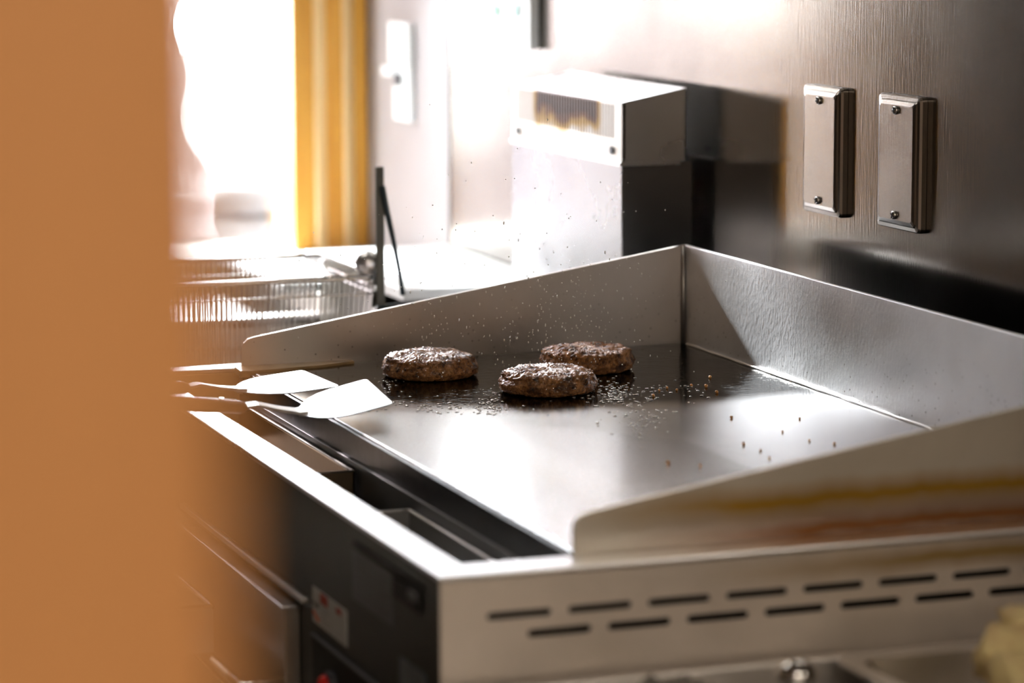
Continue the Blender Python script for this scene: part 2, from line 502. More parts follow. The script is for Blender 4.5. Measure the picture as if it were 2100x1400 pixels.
# grey crate outside
crate = thing('storage_crate', 'grey lidded storage crate seen through the window beside the timber jamb', 'crate', (-1.85, 0.02, -.40))
box('crate_body', (-1.98, -.075, -.40), (-1.74, .085, -.045), M['crate'], crate, .012)
box('crate_lid', (-1.99, -.082, -.045), (-1.73, .092, .002), M['crate'], crate, .008)
bm = bmesh.new()
bbox(bm, (-14, -10, -.50), (-1.42, 7, -.41))
o = finish('ground', bm, M['pavement']); struct(o)

# ------------------------------------------------------------------ griddle
G = thing('griddle', 'stainless steel flat-top griddle with three patties frying on its oily plate', 'griddle', (.45, -.25, -.27))
PT = .004
# plate
bm = bmesh.new(); bbox(bm, (.002, -.450, -.018), (.870, -.001, 0), .0015)
finish('cooking_plate', bm, M['plate'], G)
# splashes
box('back_splash', (-.003, 0, -.02), (.876, PT, .098), M['backsplash'], G, .0008)
box('splash_back_shade', (-.003, PT, -.06), (.876, PT + .0012, .0955), M['dark'], G)  # black sheet added so the wall mirrors a dark gap
box('rear_gap_shade', (-.003, PT + .0012, -.06), (.876, .0600, -.058), M['dark'], G)  # shade of the wall gap put into the colour
def side_splash(name, x0, x1, mat):
    bm = bmesh.new()
    pts = [(.0, -.012), (.0, .098)]
    # rounded front top corner
    fy, fz = -.453, .0255
    pts += [(-.440, .0290), (-.4465, .0272), (-.4505, .0235), (-.4528, .018)]
    pts += [(-.4528, -.012)]
    prism(bm, pts, 'x', x0, x1)
    es = [e for e in bm.edges if abs(e.verts[0].co.x - e.verts[1].co.x) < 1e-6]
    return finish(name, bm, mat, G)
side_splash('left_splash', -.003, .0, M['left_splash'])
side_splash('right_splash', .8705, .8745, M['right_splash'])
# weld bead at inner back corner and joint bead along the plate
bm = bmesh.new(); tube(bm, [(.002, -.002, 0), (.002, -.002, .097)], .0016, 6); finish('corner_weld', bm, M['steel_soft'], G, smooth=True)
bm = bmesh.new()
tube(bm, [(.012 + .0215 * i, -.0022 + .0005 * math.sin(i * 1.7), .0008) for i in range(41)], [.0013 + .0004 * math.sin(i * 2.3) for i in range(41)], 6)
finish('plate_weld', bm, M['steel_soft'], G, smooth=True)
# tan grease ledge at foot of left splash
bm = bmesh.new()
prism(bm, [(.0, -.460), (.030, -.462), (.034, -.452), (.030, -.42), (.024, -.385), (.010, -.345), (.0, -.345)], 'z', -.004, .0022)
finish('splash_foot', bm, M['tan_grease'], G)
# front drip side of plate + inner wall of trough
box('plate_apron', (.004, -.4535, -.062), (.868, -.4500, -.0015), M['dark_steel'], G, .0005)
box('trough_wall', (.002, -.4560, -.110), (.868, -.4535, -.024), M['tray_grey'], G, .0005)
# top rails
box('front_rail', (-.03, -.559, -.004), (.906, -.533, 0), M['steel_rail'], G, .0012)
box('side_rail', (.876, -.533, -.004), (.906, WY - .012, 0), M['steel_rail'], G, .0012)
box('side_rail', (-.03, -.533, -.004), (-.003, -.001, 0), M['steel_rail'], G, .0012)
box('rail_inner_flange', (-.002, -.5335, -.110), (.872, -.5315, -.004), M['steel'], G)
box('trough_end_wall', (.868, -.5315, -.110), (.872, -.4560, -.004), M['steel'], G)
box('trough_end_wall', (-.002, -.5315, -.110), (.002, -.4560, -.004), M['tan_grease'], G)
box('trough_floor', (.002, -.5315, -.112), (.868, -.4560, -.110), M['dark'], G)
# two drip trays in the trough
def drip_tray(x0, x1, zt, mat):
    y0, y1 = -.529, -.459
    bm = bmesh.new()
    bbox(bm, (x0, y0, zt - .022), (x1, y1, zt - .020))
    for a, b in (((x0, y0, zt - .02), (x1, y0 + .0015, zt)), ((x0, y1 - .0015, zt - .02), (x1, y1, zt)),
                 ((x0, y0, zt - .02), (x0 + .0015, y1, zt)), ((x1 - .0015, y0, zt - .02), (x1, y1, zt))):
        bbox(bm, a, b)
    t_ = finish('drip_tray', bm, mat, G)
    bm = bmesh.new()
    tube(bm, [(x0, y0 + .001, zt), (x1, y0 + .001, zt), (x1 - .0008, y1 - .001, zt), (x0, y1 - .001, zt)], .0016, 6, closed=True)
    finish('tray_rim', bm, M['steel_soft'], t_, smooth=True)
drip_tray(.012, .385, -.030, M['tray_brown'])
drip_tray(.535, .858, -.034, M['tray_grey'])
# black control front
box('front_panel', (-.028, -.5575, -.270), (.9045, -.5535, -.0045), M['black_paint'], G, .001)
# slotted side panel
holes = []
pitch = .0573
for i in range(10):
    y = -.5035 + pitch * i
    if y < .04: holes.append(capsule(y, -.0297, .0455, .0052))
    y2 = -.4750 + pitch * i
    if y2 < .03: holes.append(capsule(y2, -.0435, .0455, .0056))
bm = bmesh.new()
hole_panel(bm, [(-.5585, -.27), (.060, -.27), (.060, -.0042), (-.5585, -.0042)], holes, lambda u, v: (.906, u, v), .0015, (-1, 0, 0))
finish('side_panel', bm, M['side_panel'], G)
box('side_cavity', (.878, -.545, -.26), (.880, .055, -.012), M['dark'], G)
box('back_panel', (-.028, .060, -.27), (.906, .0615, -.004), M['steel'], G)
box('left_panel', (-.0285, -.553, -.27), (-.027, .06, -.0045), M['steel'], G)
box('bottom_panel', (-.027, -.553, -.27), (.904, .06, -.268), M['steel'], G)
# plaque, switch recess, stickers on the front
YFp = -.5575
pl = box('name_plaque', (.706, YFp - .0008, -.0580), (.802, YFp, -.0205), M['plaque'], G, .0003)
bm = bmesh.new()
for k in range(5):
    bbox(bm, (.714, YFp - .0011, -.028 - k * .006), (.790 - .012 * (k % 2), YFp - .0008, -.0265 - k * .006))
finish('plaque_lettering', bm, plain('faint plaque lettering', (.08, .08, .09), .5), pl)
box('plaque_dark_strip', (.712, YFp - .0022, -.0178), (.868, YFp, -.0148), M['dark'], G, .0005)  # thin dark strip above the plaque and switch
sw = box('rocker_switch_recess', (.806, YFp - .003, -.0345), (.866, YFp, -.0195), M['dark'], G, .002)
box('rocker_switch', (.846, YFp - .0045, -.0275), (.862, YFp - .002, -.0210), M['plaque'], sw, .001)
st = box('warning_sticker', (.601, YFp - .0006, -.0985), (.6895, YFp, -.0715), M['paper'], G)
def print_box(name, x0, x1, z0, z1, mat): return box(name, (x0, YFp - .0009, z0), (x1, YFp - .0006, z1), mat, st)
print_box('red_square', .622, .642, -.0800, -.0722, M['red_print'])
print_box('red_triangle', .664, .676, -.0782, -.0738, M['red_print'])
print_box('divider_line', .6498, .6506, -.0975, -.0725, M['grey_ink'])
bm = bmesh.new()
for (x0, x1, z0, z1) in ((.6025, .6085, -.0925, -.0895), (.606, .613, -.0945, -.0915), (.611, .619, -.0958, -.0930)):
    bbox(bm, (x0, YFp - .0009, z0), (x1, YFp - .0006, z1))
finish('orange_mark', bm, M['orange_print'], st)
bm = bmesh.new()
for (x0, x1, z0, z1) in ((.603, .608, -.0840, -.0822), (.607, .617, -.0858, -.0836), (.613, .618, -.0835, -.0822)):
    bbox(bm, (x0, YFp - .0009, z0), (x1, YFp - .0006, z1))
finish('black_mark', bm, M['ink'], st)
bm = bmesh.new()
for k in range(5): bbox(bm, (.6235, YFp - .0009, -.0835 - k * .0028), (.646 - (k % 3) * .003, YFp - .0006, -.0828 - k * .0028))
finish('print_lines', bm, M['grey_ink'], st)
# lower recess with red lamp
box('control_recess', (.603, YFp - .002, -.20), (.800, YFp, -.1085), M['dark'], G, .001)
box('recess_trim', (.603, YFp - .004, -.1085), (.800, YFp, -.1068), M['plaque'], G, .0004)
bm = bmesh.new()
tube(bm, [(.659, YFp, -.134), (.659, YFp - .008, -.134)], .011, 20)
kb = finish('indicator_bezel', bm, M['ink'], G, smooth=False)
bm = bmesh.new(); bmesh.ops.create_uvsphere(bm, u_segments=16, v_segments=8, radius=.0085)
for v in bm.verts: v.co.y *= .6
bmesh.ops.translate(bm, verts=bm.verts, vec=(.659, YFp - .009, -.134))
finish('red_lens', bm, M['red_lens'], kb, smooth=True)['label'] = 'red indicator lens'
box('rating_sticker', (.815, YFp - .0006, -.110), (.872, YFp, -.0745), M['blue_grey'], G)
# protruding drawer and flange at the left of the front
bm = bmesh.new()
bbox(bm, (.16, -.5700, -.27), (.565, -.5575, -.0955), .0012)
dr = finish('drawer_front', bm, M['steel'], G)
bm = bmesh.new(); bbox(bm, (.16, -.5725, -.0975), (.566, -.5575, -.0945), .0008)
finish('drawer_lip', bm, M['steel_rail'], dr)
box('drip_flange', (.20, -.5630, -.0880), (.590, -.5575, -.0835), M['steel'], G, .001)
bm = bmesh.new()
tube(bm, [(.20, -.5700, -.158), (.20, -.600, -.158), (.205, -.603, -.158), (.556, -.603, -.158), (.561, -.600, -.158), (.561, -.5700, -.158)], .006, 10)
finish('bar_handle', bm, M['chrome'], G, smooth=True)

# ------------------------------------------------------------------ tray hanging on front left (only a corner shows)
tr = thing('shallow_tray', 'shallow steel tray corner glimpsed low at left through the blurred post', 'tray', (.24, -.72, -.15))
box('tray_floor', (.02, -.86, -.150), (.47, -.602, -.1485), M['steel'], tr)
bm = bmesh.new()
tube(bm, [(.02, -.602, -.113), (.47, -.602, -.113), (.47, -.86, -.113), (.02, -.86, -.113)], .0022, 6, closed=True)
finish('tray_rim', bm, M['chrome'], tr, smooth=True)
bm = bmesh.new()
for a, b in (((.02, -.603, -.150), (.47, -.601, -.113)), ((.469, -.86, -.150), (.471, -.602, -.113)), ((.02, -.861, -.150), (.47, -.859, -.113)), ((.019, -.86, -.150), (.021, -.602, -.113))):
    bbox(bm, a, b)
finish('tray_wall', bm, M['steel'], tr)

box('tray_support', (.20, -.75, ZF), (.26, -.69, -.150), M['steel'], tr, .002)
GS = thing('griddle_stand', 'dark steel base cabinet carrying the griddle', 'stand', (.45, -.25, ZF))
box('cabinet', (-.020, -.545, ZF + .04), (.895, .050, -.272), M['black_paint'], GS, .003)
box('plinth', (0.0, -.50, ZF), (.87, .04, ZF + .04), M['dark'], GS)
# ------------------------------------------------------------------ patties
def patty(px, seed, r, h, label, tilt=0, rz=0, mat='patty'):
    bm = bmesh.new()
    nr, na = 64, 220
    prof = []
    # profile from bottom centre to top centre
    for k in range(nr + 1):
        t = k / nr
        if t < .30:      # bottom
            rad = (t / .30) * .93; z = 0
        elif t < .62:    # side
            u = (t - .30) / .32
            rad = .93 + .07 * math.sin(u * math.pi); z = h * .66 * u
            if u > .85: rad -= .02 * (u - .85) / .15
        else:
            u = (t - .62) / .38
            rad = .93 * math.cos(u * math.pi / 2) ** .8; z = h * (.66 + .34 * math.sin(u * math.pi / 2) ** .8)
        prof.append((rad, z))
    rings = []
    for (rad, z) in prof:
        if rad < 1e-4: rings.append([bm.verts.new((0, 0, z))]); continue
        ring = []
        for a in range(na):
            an = a / na * 2 * math.pi
            rr = r * rad * (1 + .045 * noise.noise(Vector((math.cos(an) * 1.4, math.sin(an) * 1.4, seed))) )
            v = Vector((rr * math.cos(an), rr * math.sin(an), z))
            if z > 0.0005 or rad > .8:
                nrm = Vector((math.cos(an) * (1 if rad > .85 else 0), math.sin(an) * (1 if rad > .85 else 0), 0 if rad > .95 else 1))
                dsp = .0022 * noise.noise(v * 80 + Vector((seed, 0, 0))) + .0013 * noise.noise(v * 300 + Vector((0, seed, 0))) + .0016 * abs(noise.noise(v * 480)) + .0007 * noise.noise(v * 900)
                v += nrm * dsp
                if z < .001: v.z = max(0.0, v.z)
            ring.append(bm.verts.new(v))
        rings.append(ring)
    for i in range(nr):
        A, B = rings[i], rings[i + 1]
        if len(A) == 1 and len(B) > 1:
            for k in range(na): bm.faces.new((A[0], B[(k + 1) % na], B[k]))
        elif len(B) == 1:
            for k in range(na): bm.faces.new((A[k], A[(k + 1) % na], B[0]))
        else:
            for k in range(na): bm.faces.new((A[k], A[(k + 1) % na], B[(k + 1) % na], B[k]))
    bmesh.ops.recalc_face_normals(bm, faces=bm.faces)
    o = link('beef_patty', bm, M[mat], None, True)
    o.location = px; o.rotation_euler = (0, 0, rz)
    return tag(o, label, 'patty', 'patties frying on the griddle')
patty((.1035, -.3005, .0006), 1.3, .0445, .0215, 'glossy browned beef patty lying leftmost on the griddle, nearest the spatulas', rz=.4)
patty((.228, -.2295, .0006), 5.7, .0440, .0205, 'nearest beef patty, with dark seared rim and pale brown side', rz=1.9)
patty((.122, -.1515, .0006), 9.1, .0445, .0215, 'duller brown beef patty furthest back, right of the other two', rz=3.0, mat='patty_dull')

# crumbs on the plate (individual)
def ray(px, py, z=0.0):
    d = FW + RT * ((px - 1050) / 6219.9) - UP * ((py - 700) / 6219.9)
    t_ = (z - CP.z) / d.z
    return CP + d * t_
crumb_px = [(1436, 957), (1370, 951), (1525, 912), (1560, 925), (1578, 940), (1660, 905), (1711, 912), (1605, 887), (1456, 775), (1418, 792), (1448, 794), (1470, 806), (1352, 802), (1368, 797), (1388, 801), (1340, 813), (1500, 858), (1640, 860)]
bm = bmesh.new(); bmesh.ops.create_icosphere(bm, subdivisions=2, radius=.0014)
for v in bm.verts: v.co *= 1 + .35 * noise.noise(v.co * 900)
bmesh.ops.translate(bm, verts=bm.verts, vec=(0, 0, .0010))
crumb0 = link('crumb', bm, M['crumb'], None, True)
tag(crumb0, 'tiny toasted crumb lying on the griddle plate right of the patties', 'crumb', 'crumbs on the griddle plate')
for i, (px, py) in enumerate(crumb_px):
    o = crumb0 if i == 0 else crumb0.copy()
    if i: COL.objects.link(o)
    q = ray(px, py); o.location = (q.x, q.y, .0002)
    s_ = random.uniform(.7, 1.15); o.scale = (s_, s_, s_); o.rotation_euler = (0, 0, random.random() * 6)

# oil beads on the plate around the patties (uncountable)
bm = bmesh.new()
def bead(bm, c, r, fl=.35):
    q = bmesh.ops.create_icosphere(bm, subdivisions=1, radius=r)['verts']
    for v in q: v.co = Vector((v.co.x, v.co.y * 1.6, v.co.z * fl)) + c
for (cx, cy, sx, sy, n_) in ((1480, 805, 30, 12, 0), (1255, 812, 26, 13, 170), (1315, 858, 36, 24, 90), (900, 832, 90, 10, 110), (795, 792, 16, 8, 24), (1010, 828, 18, 14, 60), (1330, 805, 70, 16, 60)):
    for _ in range(n_):
        q = ray(random.gauss(cx, sx), random.gauss(cy, sy))
        if not (.01 < q.x < .86 and -.445 < q.y < -.01): continue
        r_ = random.uniform(.0005, .0014); bead(bm, Vector((q.x, q.y, r_ * .33)), r_)
o = link('oil_beads', bm, M['oil'], None, True, stuff=True)
tag(o, 'beads of oil spattered on the dark plate around the patties', 'oil')
# airborne splatter
bm = bmesh.new()
for _ in range(480):
    base = random.choice([(.1035, -.3005), (.228, -.2295), (.228, -.2295), (.122, -.1515)])
    a = random.random() * 6.283; rr = abs(random.gauss(0, .07))
    z = .02 + abs(random.gauss(0, .065))
    c = Vector((base[0] + rr * math.cos(a), base[1] + rr * math.sin(a), z))
    if c.y > -.01 or c.x < .01: continue
    r_ = random.uniform(.0003, .0007)
    q = bmesh.ops.create_icosphere(bm, subdivisions=1, radius=r_)['verts']
    st_ = random.choice([1, 1, 1.6, 2.5])
    for v in q: v.co = Vector((v.co.x, v.co.y, v.co.z * st_)) + c
o = link('oil_spatter', bm, M['droplet'], None, True, stuff=True)
tag(o, 'fine droplets of hot oil leaping above the frying patties', 'oil')

# ------------------------------------------------------------------ spatulas
def spatula(Np, A, B, label, handle_to, hstart, bend):
    Np, A, B = Vector(Np), Vector(A), Vector(B)
    root = thing('spatula', label, 'spatula', tuple(Np), 'spatulas across the griddle trough')
    mid = (A + B) / 2
    ax = (mid - Np); Ln = ax.length; ax.normalize()
    wd = (B - A); W = wd.length; wd.normalize()
    nrm = ax.cross(wd).normalized()
    if nrm.z < 0: nrm = -nrm
    def P(u, v, h=0): return Np + ax * (u * Ln) + wd * (v * W) + nrm * h
    half = [(0, .07), (.06, .16), (.14, .28), (.24, .38), (.36, .45), (.5, .485), (.7, .495), (.9, .5), (.97, .5), (1.0, .475), (1.005, .44)]
    pts = [(u, v) for u, v in half] + [(u, -v) for u, v in half[::-1]]
    bm = bmesh.new()
    top = [bm.verts.new(P(u, v, .0007)) for u, v in pts]
    bot = [bm.verts.new(P(u, v, -.0005)) for u, v in pts]
    bm.faces.new(top); bm.faces.new(bot[::-1])
    for i in range(len(pts)): bm.faces.new((top[i], bot[i], bot[(i + 1) % len(pts)], top[(i + 1) % len(pts)]))
    bmesh.ops.recalc_face_normals(bm, faces=bm.faces)
    finish('blade', bm, M['blade'], root)
    # flat neck
    hs, ht = Vector(hstart), Vector(handle_to)
    path = [P(.10, 0, .0012), P(0, 0, .0022), Np.lerp(hs, .35) + Vector((0, 0, bend * .6)), Np.lerp(hs, .7) + Vector((0, 0, bend)), hs]
    bm = bmesh.new(); prev = None
    for i, p_ in enumerate(path):
        hw = (.009, .008, .0065, .0065, .0070)[i]
        vs = [bm.verts.new(p_ + wd * (s1 * hw) + Vector((0, 0, s2 * .0012))) for s1, s2 in ((-1, -1), (1, -1), (1, 1), (-1, 1))]
        if prev:
            for k in range(4): bm.faces.new((prev[k], prev[(k + 1) % 4], vs[(k + 1) % 4], vs[k]))
        else: bm.faces.new(vs[::-1])
        prev = vs
    bm.faces.new(prev); bmesh.ops.recalc_face_normals(bm, faces=bm.faces)
    finish('neck', bm, M['steel_soft'], root)
    d = (ht - hs); L = d.length; d.normalize(); sd_ = d.cross(Vector((0, 0, 1))).normalized(); uu = sd_.cross(d)
    bm = bmesh.new(); prev = None
    for t_, hw, hh in ((-.004, .0075, .004), (0, .0095, .0055), (.25, .0105, .0062), (.6, .0095, .0058), (.95, .011, .0065), (1, .009, .005)):
        c = hs + d * (t_ * L if t_ > 0 else t_)
        vs = [bm.verts.new(c + sd_ * (hw * math.cos(a)) + uu * (hh * math.sin(a))) for a in [2 * math.pi * k / 10 for k in range(10)]]
        if prev:
            for k in range(10): bm.faces.new((prev[k], prev[(k + 1) % 10], vs[(k + 1) % 10], vs[k]))
        else: bm.faces.new(vs[::-1])
        prev = vs
    bm.faces.new(prev); bmesh.ops.recalc_face_normals(bm, faces=bm.faces)
    hd = finish('handle', bm, M['wood_handle'], root, smooth=True)
    for t_ in (.12, .45, .8):
        bm = bmesh.new(); c = hs + d * (L * t_) + uu * .0055
        tube(bm, [c, c + uu * .0012], .0022, 8)
        finish('rivet', bm, M['chrome'], hd)
    return root
M['blade'] = steel('worn spatula blade', (.50, .50, .51), .38, (1, 1, 1), 30, .05)
spatula((.322, -.489, .010), (.257, -.409, .025), (.345, -.4125, .0175), 'right-hand steel spatula, its square white-lit blade tilted over the plate edge', (.352, -.680, .040), (.331, -.541, .0205), .004)
spatula((.200, -.511, .012), (.171, -.442, .022), (.256, -.433, .020), 'left-hand steel spatula lying behind the other, blade tip partly overlapped', (.235, -.690, .036), (.210, -.560, .0195), .004)

# ------------------------------------------------------------------ cover plates on the steel wall
def cover_plate(x0, x1, z0, z1, label):
    cx, cz = (x0 + x1) / 2, (z0 + z1) / 2
    root = thing('cover_plate', label, 'cover plate', (cx, WY, cz), 'blank plates on the steel wall')
    bm = bmesh.new()
    def loop(ins, y, r): return [bm.verts.new((u, y, v)) for u, v in rrect(x0 + ins, z0 + ins, x1 - ins, z1 - ins, r)]
    loops = [loop(0, WY - .0003, .004), loop(0, WY - .0050, .004), loop(.0012, WY - .0072, .0035), loop(.0045, WY - .0078, .003), loop(.0055, WY - .0090, .003), loop(.009, WY - .0102, .003)]
    for A, B in zip(loops, loops[1:]):
        n_ = len(A)
        for k in range(n_): bm.faces.new((A[k], A[(k + 1) % n_], B[(k + 1) % n_], B[k]))
    bm.faces.new(loops[-1]); bm.faces.new(loops[0][::-1])
    bmesh.ops.recalc_face_normals(bm, faces=bm.faces)
    finish('plate_body', bm, M['cover'], root)
    for zz in (z1 - .0135, z0 + .0135):
        bm = bmesh.new()
        tube(bm, [(cx, WY - .0100, zz), (cx, WY - .0118, zz), (cx, WY - .0126, zz), (cx, WY - .0130, zz)], [.0040, .0038, .0028, .001], 16)
        s_ = finish('screw', bm, M['chrome'], root, smooth=True)
        bm = bmesh.new(); a = .6
        bbox(bm, (-.0030, -.0004, -.0004), (.0030, .0004, .0004)); bbox(bm, (-.0004, -.0004, -.0030), (.0004, .0004, .0030))
        bmesh.ops.rotate(bm, verts=bm.verts, matrix=Matrix.Rotation(a + zz * 9, 3, 'Y'))
        bmesh.ops.translate(bm, verts=bm.verts, vec=(cx, WY - .0129, zz))
        finish('screw_slot', bm, M['dark'], s_)
M['cover'] = steel('dull cover plate steel', (.36, .33, .30), .24, (30, 30, 2), 14, .06)
cover_plate(.1235, .2055, .1415, .2625, 'left blank stainless cover plate with two screws on the steel wall')
cover_plate(.2810, .3630, .1430, .2635, 'right blank stainless cover plate with two screws on the steel wall')

# ------------------------------------------------------------------ fryer with flue
F = thing('deep_fryer', 'stainless deep fryer behind the griddle with a tall grilled flue box', 'fryer', (-.27, -.28, -.85))
FX0, FX1 = -.535, -.032
bm = bmesh.new()
bbox(bm, (FX0, -.56, -.85), (FX1, -.545, -.035)); bbox(bm, (FX0, -.545, -.85), (FX0 + .012, -.015, -.035))
bbox(bm, (FX1 - .012, -.545, -.85), (FX1, -.015, -.035)); bbox(bm, (FX0, -.027, -.85), (FX1, -.015, -.035))
finish('body', bm, M['steel'], F)
bm = bmesh.new()
tx0, tx1, ty0, ty1 = -.508, -.070, -.545, -.150
hole_panel(bm, [(FX0, -.56), (FX1, -.56), (FX1, -.015), (FX0, -.015)], [rrect(tx0, ty0, tx1, ty1, .02)], lambda u, v: (u, v, -.025), .010, (0, 0, -1))
finish('top_deck', bm, M['steel_rail'], F)
bm = bmesh.new()
for a, b in (((tx0 - .002, ty0, -.30), (tx0, ty1, -.03)), ((tx1, ty0, -.30), (tx1 + .002, ty1, -.03)), ((tx0, ty0 - .002, -.30), (tx1, ty0, -.03)), ((tx0, ty1, -.30), (tx1, ty1 + .002, -.03)), ((tx0, ty0, -.30), (tx1, ty1, -.298))):
    bbox(bm, a, b)
finish('tank', bm, M['steel'], F)
box('frying_oil', (tx0, ty0, -.14), (tx1, ty1, -.13), M['fry_oil'], F)
# flue
fx0, fx1, fyf = -.4605, -.130, -.015
box('flue_lower', (fx0, fyf, -.025), (fx1, .0635, .168), M['flue'], F, .0008)
box('flue_seam', (fx0 - .001, fyf - .0025, .1655), (fx1 + .001, .050, .1695), M['steel_rail'], F, .0006)
bm = bmesh.new()
prism(bm, [(fyf + .004, .1695), (.0565, .1695), (.0565, .2425), (fyf, .2300), (fyf, .2285), (fyf + .004, .2285)], 'x', fx1 - .0015, fx1)
prism(bm, [(fyf + .004, .1695), (.0565, .1695), (.0565, .2425), (fyf, .2300), (fyf, .2285), (fyf + .004, .2285)], 'x', fx0, fx0 + .0015)
prism(bm, [(fyf, .2290), (.0565, .2425), (.0565, .2440), (fyf, .2305)], 'x', fx0, fx1)
prism(bm, [(.0550, .1695), (.0565, .1695), (.0565, .2425), (.0550, .2425)], 'x', fx0, fx1)
flu = finish('flue_head', bm, M['steel_rail'], F)
slots = []
ns = 37
sx0, sx1 = fx0 + .018, fx1 - .020
for i in range(ns):
    xc = sx0 + (sx1 - sx0) * (i + .5) / ns; wv = (sx1 - sx0) / ns * .26
    slots.append([(xc - wv, .1925), (xc + wv, .1925), (xc + wv, .2270), (xc - wv, .2270)])
bm = bmesh.new()
hole_panel(bm, [(fx0, .1695), (fx1, .1695), (fx1, .2290), (fx0, .2290)], slots, lambda u, v: (u, fyf, v), .0015, (0, 1, 0))
mt, nt, bs = newmat('heat stained flue grille')
tc = N(nt, 'ShaderNodeTexCoord'); sep = N(nt, 'ShaderNodeSeparateXYZ'); nt.links.new(tc.outputs['Object'], sep.inputs[0])
# object coords are relative to the fryer origin (-.27,-.28,-.85)
dx = N(nt, 'ShaderNodeMath', operation='ADD'); nt.links.new(sep.outputs['X'], dx.inputs[0]); dx.inputs[1].default_value = .0205
ab = N(nt, 'ShaderNodeMath', operation='ABSOLUTE'); nt.links.new(dx.outputs[0], ab.inputs[0])
fa = maprange(nt, ab.outputs[0], .085, .105, 1, 0)
nz_ = noise_fac(nt, (1, 1, 1), 28, 4)
zz = N(nt, 'ShaderNodeMath', operation='MULTIPLY_ADD'); nt.links.new(nz_, zz.inputs[0]); zz.inputs[1].default_value = .035; nt.links.new(sep.outputs['Z'], zz.inputs[2])
fz = maprange(nt, zz.outputs[0], 1.058, 1.080, 0, 1)
mm = N(nt, 'ShaderNodeMath', operation='MULTIPLY'); nt.links.new(fa, mm.inputs[0]); nt.links.new(fz, mm.inputs[1])
cc = ramp(nt, mm.outputs[0], [(0, (.60, .56, .52)), (.35, (.42, .26, .07)), (.7, (.13, .05, .02)), (1, (.06, .025, .015))])
nt.links.new(cc, bs.inputs['Base Color']); bs.inputs['Metallic'].default_value = .8; bs.inputs['Roughness'].default_value = .45
gr = finish('flue_grille', bm, mt, F)
for xx in (fx0 + .022, fx1 - .026):
    bm = bmesh.new(); tube(bm, [(xx, fyf, .1800), (xx, fyf - .002, .1800)], .0042, 14)
    finish('grille_screw', bm, M['ink'], gr)
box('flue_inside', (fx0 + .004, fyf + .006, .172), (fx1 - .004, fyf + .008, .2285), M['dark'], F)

# bright shelf along the wall behind the fryer up to the window
sh = thing('back_counter', 'bright white-lit steel ledge along the wall behind the fryer, left of flue', 'counter', (-.88, -.06, -.85))
box('counter_top', (-.95, -.120, -.020), (-.540, WY - .002, -.006), M['white_plastic'], sh, .002)
box('counter_shelf', (-1.262, -.150, -.058), (-.95, WY - .002, -.046), M['white_plastic'], sh, .002)
box('counter_front', (-1.255, -.115, -.85), (-.545, -.105, -.058), M['steel'], sh)
lc = thing('side_counter', 'low steel counter under the window behind the fry basket', 'counter', (-.88, -.35, -.85))
box('counter_top', (-1.262, -.700, -.110), (-.540, -.152, -.098), M['steel_soft'], lc, .002)
box('counter_front', (-.552, -.69, -.85), (-.545, -.155, -.110), M['steel'], lc)

# ------------------------------------------------------------------ fry basket
B = thing('fry_basket', 'wire mesh fry basket raised above the fryer tank in front of the window', 'basket', (-.40, -.36, -.12))
bx0, bx1, by0, by1, bz1, bz0 = -.515, -.290, -.540, -.228, .043, -.105
bx0 = -.495
tp = .016
def rim(z, ins, r, name='rim_wire', mat='chrome'):
    bm = bmesh.new()
    pts = [(u, v, z) for u, v in rrect(bx0 + ins, by0 + ins, bx1 - ins, by1 - ins, .012)]
    tube(bm, pts, r, 6, closed=True)
    return finish(name, bm, M[mat], B, smooth=True)
rim(bz1, 0, .0030)
rim(bz1 - .018, .002, .0013)
rim(bz0 + .05, tp * .66, .0012)
rim(bz0, tp, .0022)
bm = bmesh.new()
yn = 52; xn = 34
for i in range(yn):
    t_ = (i + .5) / yn
    yt = by0 + .006 + (by1 - by0 - .012) * t_; yb = by0 + tp + (by1 - by0 - 2 * tp) * t_
    tube(bm, [(bx1, yt, bz1), (bx1 - tp, yb, bz0), (bx0 + tp, yb, bz0), (bx0, yt, bz1)], .0010, 4)
for i in range(xn):
    t_ = (i + .5) / xn
    xt = bx0 + .006 + (bx1 - bx0 - .012) * t_; xb = bx0 + tp + (bx1 - bx0 - 2 * tp) * t_
    tube(bm, [(xt, by1, bz1), (xb, by1 - tp, bz0), (xb, by0 + tp, bz0), (xt, by0, bz1)], .0010, 4)
finish('wire_mesh', bm, M['mesh_wire'] if 'mesh_wire' in M else M['steel_soft'], B, smooth=True, stuff=True)
# end bracket, post and hook
box('end_bracket', (-.470, by1 - .004, bz1 - .012), (-.305, by1 + .006, bz1 + .004), M['chrome'], B, .002)
bm = bmesh.new()
bbox(bm, (-.302, by1 + .002, bz1 - .055), (-.298, by1 + .011, bz1 + .115), .0008)
finish('hanger_post', bm, M['post_metal'], B)
bm = bmesh.new(); bmesh.ops.create_uvsphere(bm, u_segments=14, v_segments=8, radius=.014)
bmesh.ops.translate(bm, verts=bm.verts, vec=(-.312, by1 - .004, bz1 + .012))
finish('hanger_boss', bm, M['steel_rail'], B, smooth=True)
bm = bmesh.new()
tube(bm, [(bx0 + .03, by0, bz1), (bx0 + .09, by0 - .05, bz1 + .012), (-.395, by0 - .10, bz1 + .02), (-.395, by0 - .28, bz1 + .03)], .004, 8)
tube(bm, [(bx1 - .03, by0, bz1), (bx1 - .09, by0 - .05, bz1 + .012), (-.395, by0 - .10, bz1 + .02)], .004, 8)
finish('basket_handle', bm, M['steel'], B, smooth=True)
